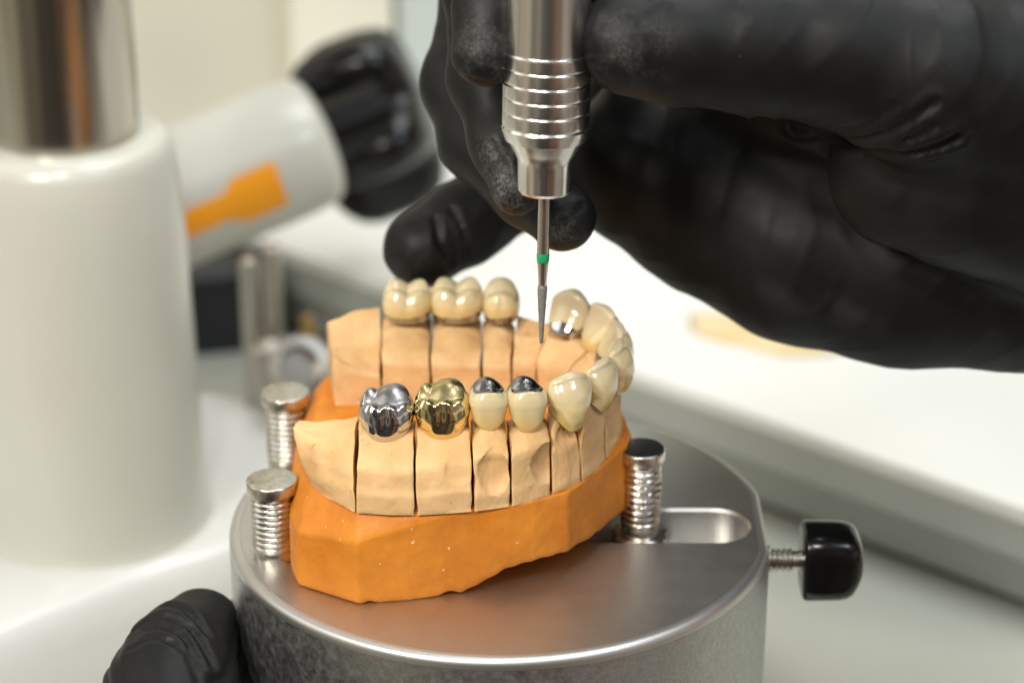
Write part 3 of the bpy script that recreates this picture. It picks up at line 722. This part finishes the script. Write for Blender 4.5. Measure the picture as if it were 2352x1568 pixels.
THUMB2 = [(462, 1432, 528, 84), (420, 1500, 522, 118), (395, 1590, 515, 150), (380, 1760, 505, 175), (400, 2050, 500, 200)]
TIP2 = [(520, 1470, 545, 95), (470, 1560, 535, 120), (480, 1760, 520, 150)]
def folds(X, d):
    x, y_, z = X[..., 0], X[..., 1], X[..., 2]
    px = z + .35 * (x + 65) - .02 * (x + 66) ** 2
    m = np.exp(-((z + 22) / 9) ** 2)
    m2 = np.exp(-((z + 21) / 11) ** 2)
    r = np.sin(px * 1.25 + .8 * np.sin(x * .35))
    return d + .5 * m2 * np.maximum(0, r) ** 6 * (.55 + .45 * np.sin(x * .45 + y_ * .2)) - .5 * m2 * r - .12 * np.sin(x * .6 + z * .4)
V, F = build_hand([([THUMB2, TIP2], 4., 1.)], .7, (-98, -62, -112), (-46, 30, 6), folds,
    [([(303, 1437), (340, 1405), (378, 1390), (426, 1397), (473, 1456)], .8, 1.0), ([(303, 1450), (345, 1424), (388, 1418), (440, 1444), (487, 1527)], .8, 1.1),
     ([(340, 1442), (378, 1440), (416, 1458), (463, 1530)], .7, .8), ([(390, 1470), (430, 1500), (455, 1560)], .7, .7), ([(300, 1490), (350, 1462), (395, 1478)], .7, .6)])
M['glove_plain'] = M['glove'].copy(); wrinkle(M['glove_plain'])
hand2 = mk('gloved_hand', V, F, M['glove_plain'], origin=at_d(420, 1560, 520))
tag(hand2, 'black gloved finger steadying the side of the round plate', 'hand')

# ------------------------------------------------------------------ machine stand at the left
axt = at_d(150, 330, 650)
def colp(py):
    p = at_y(150, py, axt[1]); p[0] = axt[0]; q = proj(p); return p[2], q[0], q[2]
def crad(py, edge):
    z, x, d = colp(py); return z, (edge - x) * d / FPX
axb = np.array((axt[0], axt[1], colp(1176)[0]))
stand = thing('machine_stand', axb, 'cream machine column with a steel post, standing behind the left pins', 'machine')
prof = []
for (py, edge) in ((1186, 500), (1172, 486), (1150, 478), (1120, 473), (1085, 470), (1050, 468), (860, 452), (676, 437), (515, 424), (400, 410), (345, 400), (318, 390), (306, 374), (303, 345)):
    z, r = crad(py, edge); prof.append((z - axb[2], r))
V, F = lathe(axb, (0, 0, 1), prof, 96); mk('column_sleeve', V, F, M['white'], stand, sharp=40)
zp, rp = crad(335, 322); zq, _ = crad(-900, 300)
V, F = lathe(axb, (0, 0, 1), [(zp - axb[2] - 2, rp), (zq - axb[2], rp)], 96); mk('steel_post', V, F, M['post'], stand, sharp=40)
def foot_mesh():
    # flat rounded foot under the column, its front edge running obliquely
    zt = axb[2]; e0 = at_z(-60, 1462, zt); e1 = at_z(300, 1292, zt); e2 = at_z(560, 1225, zt)
    pts = [e0, e1, at_z(420, 1268, zt), e2, at_z(640, 1120, zt), at_z(640, 900, zt), at_z(-700, 900, zt), at_z(-700, 1700, zt)]
    ring = [np.array((p[0], p[1])) for p in pts]
    P = []
    for i in range(len(ring)):
        a, b = ring[i], ring[(i + 1) % len(ring)]
        for k in range(14): P.append(a + (b - a) * k / 14)
    P = np.array(P)
    for _ in range(14): P = .5 * P + .25 * (np.roll(P, 1, 0) + np.roll(P, -1, 0))
    cen = P.mean(0); d = P - cen; dn = d / np.linalg.norm(d, axis=1)[:, None]
    rings = []
    for (off, dz) in ((10, -40), (9, -12), (7, -5), (4.2, -1.6), (1, -.2), (-4, 0)):
        rings.append([np.array((*(P[i] + dn[i] * off), zt + dz)) for i in range(len(P))])
    return loft(rings)
V, F = foot_mesh(); mk('foot', V, F, M['white_foot'], stand, sharp=50)

# ------------------------------------------------------------------ arm with orange mark and black clamp (far left)
D2 = 775.
fat = at_d
pa, pb = fat(150, 562, D2 - 8), fat(728, 318, D2 + 8)
AD = (pb - pa) / np.linalg.norm(pb - pa); AL = np.linalg.norm(pb - pa)
arm = thing('lamp_arm', pb, 'cream tubular arm with an orange mark and black clamp, behind the column', 'arm')
RA = 158 * D2 / FPX
V, F = lathe(pa, AD, [(-40, RA), (AL - 12, RA), (AL - 4, RA * .985), (AL - 1, RA * .95), (AL + .8, RA * .88), (AL + 2, RA * .75), (AL + 2.6, RA * .3)], 80)
tube = mk('tube', V, F, M['white'], arm, sharp=40)
def sticker():
    # a strip that follows the tube: narrow tail widening into a block
    a, u, v = frame(AD); V = []; F = []
    cols = 26
    for i in range(cols + 1):
        s = i / cols
        l = AL - 54 + 36 * s
        hw = .20 + .12 * (1 - smoothstep(.02, .16, s)) + .16 * smoothstep(.5, .64, s)
        off = -.0
        for j in range(9):
            t = TH0 + off + hw * (j / 4 - 1); V.append(pa + AD * l + (u * math.cos(t) + v * math.sin(t)) * (RA + .35))
    for i in range(cols):
        for j in range(8): F.append((i * 9 + j, i * 9 + j + 1, (i + 1) * 9 + j + 1, (i + 1) * 9 + j))
    return V, F
# angle of the tube side facing the camera, slightly below the middle
a_, u_, v_ = frame(AD); best = None
for t in np.linspace(0, 2 * PI, 720):
    p = pa + AD * (AL - 18) + (u_ * math.cos(t) + v_ * math.sin(t)) * RA
    nn = u_ * math.cos(t) + v_ * math.sin(t)
    if nn @ (CAM - p) > 0:
        X_, Y_, _ = proj(p); e = abs(Y_ - 422)
        if best is None or e < best[0]: best = (e, t)
TH0 = best[1]
V, F = sticker(); mk('orange_mark', V, F, M['orange_sticker'], tube)
# clamp: hub and three rounded lobes of a star grip
def blob(c, r, sx=(1, 1, 1), n=40):
    V = []; F = []; m = n // 2
    for i in range(m + 1):
        f = PI * i / m
        for j in range(n):
            t = 2 * PI * j / n; V.append(np.array(c) + r * np.array((sx[0] * math.sin(f) * math.cos(t), sx[1] * math.sin(f) * math.sin(t), sx[2] * math.cos(f))))
    for i in range(m):
        for j in range(n):
            k = (j + 1) % n; F.append((i * n + j, (i + 1) * n + j, (i + 1) * n + k, i * n + k))
    return V, F
ppm = (D2 - 6) / FPX
def cl(ax_px, prof_): 
    return None
s0, s1 = fat(722, 326, D2 + 38), fat(975, 232, D2 + 34)
ax = (s1 - s0) / np.linalg.norm(s1 - s0); LL = np.linalg.norm(s1 - s0)
def star_knob():
    a, u, v = frame(ax); rings = []; n = 120
    for (l, k, lob) in ((-.06, .30, 0), (-.05, .55, .1), (0, .72, .5), (.06, .84, .9), (.16, .95, 1), (.3, 1, 1), (.62, 1, 1), (.8, .95, 1), (.9, .86, .9), (.97, .7, .6), (1, .5, .2), (1.01, .2, 0)):
        ring = []
        for t in np.linspace(0, 2 * PI, n, endpoint=False):
            w = .5 + .5 * math.cos(5 * t + 2.6); r = 242 * ppm * k * (1 - lob * .34 * (1 - w) ** 1.3)
            ring.append(s0 + ax * LL * l + (u * math.cos(t) + v * math.sin(t)) * r)
        rings.append(ring)
    return loft(rings)
V, F = star_knob()
clamp = mk('clamp_knob', V, F, M['black'], arm, sharp=60)
V, F = lathe(pb, AD, [(-4, RA * .5), (AL * 0 + 22, RA * .5)], 48); mk('joint', V, F, M['black'], arm, sharp=40)
# a stay that carries the arm down to the bench is hidden behind the column
BZ = -104.
sp0 = pa + AD * 6
V, F = lathe((sp0[0], sp0[1] + 4, BZ), (0, 0, 1), [(0, 20), (4, 20), (5, 9), (sp0[2] - BZ, 9)], 40); mk('stay', V, F, M['white'], arm, sharp=40)

# ------------------------------------------------------------------ bench, tray, wall
def quad(pts): return [np.array(p, float) for p in pts], [tuple(range(len(pts)))]
V, F = box((100, 1050, BZ - 15), (2600, 2200, 30)); b = mk('worktop', V, F, M['bench'], origin=(100, 1050, BZ), smooth=False); tag(b, kind='structure')
# white laminate shelf: its front edge runs obliquely from far left to near right
ZS = -70.
f0, f1 = at_z(560, 540, ZS), at_z(2500, 1222, ZS)
ed = (f1 - f0)[:2]; ed /= np.linalg.norm(ed); nrm = np.array((-ed[1], ed[0]))
if nrm[1] < 0: nrm = -nrm
g0 = f0[:2] - ed * 120; g1 = f1[:2] + ed * 300
def slab(a, b, depth, z0, z1, off=0.):
    p = [a + nrm * off, b + nrm * off, b + nrm * depth, a + nrm * depth]
    return loft([[np.array((*q, z0)) for q in p], [np.array((*q, z1)) for q in p]])
shelf = thing('shelf_board', (*((g0 + g1) / 2), BZ), 'bright white laminate board under the glove, with a grey oblique front edge', 'board')
V, F = slab(g0, g1, 700, ZS - 4, ZS); mk('board', V, F, M['tray'], shelf, smooth=False)
V, F = slab(g0, g1, 12, ZS - 16, ZS - 4.1, off=1.0); mk('front_edge', V, F, M['edge_light'], shelf, smooth=False)
V, F = slab(g0, g1, 14, BZ + 4, ZS - 16.1, off=4.5); mk('front_panel', V, F, M['tray_side'], shelf, smooth=False)
V, F = slab(g0, g1, 16, BZ, BZ + 3.9, off=8); mk('shadow_strip', V, F, M['contact_shadow'], shelf, smooth=False)  # dark strip paints the contact shadow where panel meets worktop
V, F = slab(g0, g1, 699, BZ, ZS - 4.2, off=695); mk('rear_edge', V, F, M['tray_side'], shelf, smooth=False)
# amber deposit on the board edge
def puddle(cx, cy, rx, ry, rot, zz):
    P = []
    for t in np.linspace(0, 2 * PI, 60, endpoint=False):
        k = 1 + .10 * math.sin(2 * t + 1) + .06 * math.sin(5 * t)
        a, b = rx * k * math.cos(t), ry * k * math.sin(t); P.append((cx + a * math.cos(rot) - b * math.sin(rot), cy + a * math.sin(rot) + b * math.cos(rot)))
    return loft([[np.array((*p, zz)) for p in P], [np.array((cx + (p[0] - cx) * .9, cy + (p[1] - cy) * .9, zz + .5)) for p in P]])
rot = math.atan2(ed[1], ed[0])
c2 = at_z(1745, 770, ZS)
V, F = puddle(c2[0], c2[1], 24, 13, rot + .1, ZS + .02); o = mk('resin_stain', V, F, M['stain']); tag(o, 'amber resin stain showing just under the glove', 'stain')
# white card at lower right on the bench
q0 = at_z(1820, 1640, BZ)
V, F = box((q0[0] - 70, q0[1] - 60, BZ + 2), (170, 130, 3.5), -.62, .5); o = mk('white_tile', V, F, M['tray'], sharp=40); tag(o, 'white tile lying on the bench under the round plate', 'tile')
# pedestal that carries the holder
V, F = lathe((0, 8, BZ), (0, 0, 1), [(0, 44), (3, 44), (5, 40), (BZ * -1 - 46.2, 38)], 80); mk('pedestal', V, F, M['alu_side'], holder, sharp=40)

# wall behind
YW = 440.
V, F = quad([(-1400, YW, -400), (60, YW, -400), (60, YW, 1400), (-1400, YW, 1400)]); 
V, F = box((0, YW + 10, 400), (3600, 20, 1700)); o = mk('wall', V, F, M['wall'], smooth=False); tag(o, kind='structure')
x0, x1 = at_y(672, 40, YW)[0], at_y(905, 40, YW)[0]
V, F = box(((x0 + x1) / 2, YW - 8, 300), (x1 - x0, 14, 1500), 0, 2); o = mk('wall_post', V, F, M['strip'], sharp=40); tag(o, 'ivory vertical trim post on the back wall', 'trim')
x2 = at_y(1500, 40, YW)[0]
V, F = box(((x1 + x2) / 2 + 2, YW - 5, 300), (x2 - x1, 8, 1500), 0, 1); o = mk('wall_panel', V, F, M['wall_blue'], sharp=40); tag(o, 'pale blue grey panel on the back wall beside the glove', 'panel')

# ------------------------------------------------------------------ blurred steel fixture and dark box behind the rear pin
D3 = 760.
fx = thing('steel_fixture', fat(660, 1000, D3), 'blurred steel fixture with two upright rods and a ring, behind the rear pin', 'fixture')
def rod(px, py0, py1, r, d, m=M['blur_steel'], name='rod', par=fx):
    b0 = fat(px, py0, d); zt = at_y(px, py1, b0[1])[2]
    V, F = lathe(b0, (0, 0, 1), [(0, r), (zt - b0[2] - r * .4, r), (zt - b0[2], r * .6)], 32); return mk(name, V, F, m, par, sharp=40)
rod(588, 1010, 590, 20 * D3 / FPX, D3); rod(640, 1010, 560, 22 * D3 / FPX, D3 + 20)
rod(625, 1060, 770, 52 * D3 / FPX, D3 + 6, name='sleeve')
rc = fat(682, 850, D3 - 20)
V, F = lathe(rc, (0.25, -.8, .55), [(-6, 8), (-6, 68 * D3 / FPX), (0, 74 * D3 / FPX), (6, 70 * D3 / FPX), (6.2, 48 * D3 / FPX), (2, 44 * D3 / FPX), (1.5, 6)], 56, cap0=True, cap1=True); mk('ring', V, F, M['blur_steel'], fx, sharp=40)
bz0 = fat(660, 1060, D3)
V, F = lathe((bz0[0], bz0[1], BZ), (0, 0, 1), [(0, 18), (bz0[2] - BZ + 2, 14)], 40); mk('fixture_base', V, F, M['blur_steel'], fx, sharp=40)
nb = fat(470, 680, 880)
V, F = box((nb[0], nb[1], nb[2] - 2), (46, 30, 30), .25, 1.5); nbo = thing('dark_box', (nb[0], nb[1], BZ), 'small dark navy box glimpsed between column and steel fixture', 'box')
mk('box_body', V, F, M['navy'], nbo, sharp=40)
V, F = box((nb[0] + 4, nb[1], (nb[2] - 17 + BZ) / 2), (30, 24, nb[2] - 17 - BZ)); mk('box_stand', V, F, M['tray_side'], nbo, smooth=False)
br = fat(708, 740, 800); V, F = lathe((br[0], br[1], BZ), (0, 0, 1), [(0, 3.2), (br[2] - BZ - 6, 2.8), (br[2] - BZ + 2, 1.6)], 24); o = mk('brass_rod', V, F, M['brass'], sharp=40); tag(o, 'thin brass rod standing behind the rear pin', 'rod')

# ------------------------------------------------------------------ camera
cam = bpy.data.cameras.new('Camera'); co = bpy.data.objects.new('Camera', cam); COL.objects.link(co)
co.location = Vector((CAM * MM).tolist()); co.rotation_euler = (PI / 2 - PITCH, 0, 0)
cam.sensor_width = 36; cam.lens = FPX / 2352 * 36; cam.clip_start = .02; cam.clip_end = 20
cam.dof.use_dof = True; cam.dof.focus_distance = .501; cam.dof.aperture_fstop = 10; cam.dof.aperture_blades = 9
SC.camera = co

# ------------------------------------------------------------------ light
def area(name, loc, target, size, power, col, shape='RECTANGLE', size_y=None):
    l = bpy.data.lights.new(name, 'AREA'); l.shape = shape; l.size = size * MM; l.size_y = (size_y or size) * MM; l.energy = power; l.color = col
    o = bpy.data.objects.new(name, l); COL.objects.link(o); loc = Vector([c * MM for c in loc]); o.location = loc
    o.rotation_euler = (Vector([c * MM for c in target]) - loc).to_track_quat('-Z', 'Y').to_euler(); return o
area('bench_lamp', (-340, -450, 450), (0, 0, 20), 170, 3.4, (1, .95, .86), size_y=120)
area('bench_lamp_second', (-90, -470, 600), (0, 0, 20), 90, 2.2, (1, .96, .89), size_y=70)
area('ceiling_lamp', (250, 200, 1000), (150, 150, 0), 600, 7.0, (.95, .98, 1), size_y=500)
area('window_light', (-800, 50, 600), (0, 300, 0), 500, 1.6, (1, .98, .95), size_y=800)
area('window_pane', (420, -380, 640), (0, 60, 20), 240, 1.5, (.78, .88, 1), size_y=160)
w = bpy.data.worlds.new('World'); SC.world = w; w.use_nodes = True; nt = w.node_tree; N = nt.nodes; L = nt.links
bg = N['Background']; tc = N.new('ShaderNodeTexCoord')
sx = N.new('ShaderNodeSeparateXYZ'); L.new(tc.outputs['Generated'], sx.inputs[0])
def mth(op, a, b=None):
    n = N.new('ShaderNodeMath'); n.operation = op
    for k, q in enumerate((a, b)):
        if q is None: continue
        if hasattr(q, 'is_output'): L.new(q, n.inputs[k])
        else: n.inputs[k].default_value = q
    return n.outputs[0]
def ramp(fac, els):
    r = N.new('ShaderNodeValToRGB'); L.new(fac, r.inputs['Fac']); e = r.color_ramp.elements
    e[0].position, e[0].color = els[0][0], (*els[0][1], 1); e[1].position, e[1].color = els[-1][0], (*els[-1][1], 1)
    for p_, c_ in els[1:-1]:
        q = e.new(p_); q.color = (*c_, 1)
    return r.outputs['Color']
# the room round the bench: azimuth counted from behind the camera towards the right
az = mth('ARCTAN2', sx.outputs['X'], mth('MULTIPLY', sx.outputs['Y'], -1.0))
az01 = mth('ADD', mth('DIVIDE', az, 2 * PI), .5)
def d_(a): return a / 360 + .5
side = ramp(az01, [(0, (.30, .28, .24)), (d_(-130), (.28, .26, .22)), (d_(-122), (.85, .80, .66)), (d_(-60), (.80, .75, .62)), (d_(-48), (.42, .39, .32)), (d_(-24), (.36, .33, .28)), (d_(-16), (.11, .105, .10)),
                   (d_(8), (.12, .115, .11)), (d_(15), (.32, .205, .145)), (d_(35), (.30, .19, .135)), (d_(41), (.60, .55, .52)), (d_(73), (.56, .51, .48)), (d_(81), (.36, .205, .13)), (d_(106), (.28, .17, .11)), (d_(114), (.16, .15, .13)), (1, (.30, .28, .24))])
up = ramp(mth('ADD', mth('MULTIPLY', sx.outputs['Z'], .5), .5), [(0, (.45, .45, .42)), (.40, (.5, .48, .44)), (.48, (.7, .7, .7)), (.55, (1, 1, 1)), (.68, (.9, .9, .9)), (.78, (.62, .62, .62)), (1, (1.1, 1.12, 1.1))])
mx = N.new('ShaderNodeMix'); mx.data_type = 'RGBA'; mx.blend_type = 'MULTIPLY'; mx.inputs['Factor'].default_value = 1
L.new(side, mx.inputs['A']); L.new(up, mx.inputs['B'])
nz = N.new('ShaderNodeTexNoise'); nz.inputs['Scale'].default_value = 3.2; nz.inputs['Detail'].default_value = 3; L.new(tc.outputs['Generated'], nz.inputs['Vector'])
nr = ramp(nz.outputs['Fac'], [(.36, (.16, .155, .15)), (.47, (.5, .46, .42)), (.52, (.95, .92, .86)), (.62, (1.5, 1.5, 1.45))])
mxn = N.new('ShaderNodeMix'); mxn.data_type = 'RGBA'; mxn.blend_type = 'MULTIPLY'; mxn.inputs['Factor'].default_value = .8
L.new(mx.outputs['Result'], mxn.inputs['A']); L.new(nr, mxn.inputs['B']); mx = mxn
zen = N.new('ShaderNodeMapRange'); zen.interpolation_type = 'SMOOTHSTEP'; zen.inputs['From Min'].default_value = .45; zen.inputs['From Max'].default_value = .8; L.new(sx.outputs['Z'], zen.inputs['Value'])
mx2 = N.new('ShaderNodeMix'); mx2.data_type = 'RGBA'; L.new(zen.outputs['Result'], mx2.inputs['Factor']); L.new(mx.outputs['Result'], mx2.inputs['A']); mx2.inputs['B'].default_value = (.24, .245, .24, 1)
L.new(mx2.outputs['Result'], bg.inputs['Color'])
bg.inputs['Strength'].default_value = 1.0

SC.view_settings.view_transform = 'Standard'; SC.view_settings.look = 'None'; SC.view_settings.gamma = 1; SC.view_settings.exposure = 0
SC.view_settings.use_curve_mapping = False
SC.render.engine = 'CYCLES'
SC.cycles.use_denoising = True
SC.cycles.max_bounces = 8
SC.cycles.sample_clamp_indirect = 6
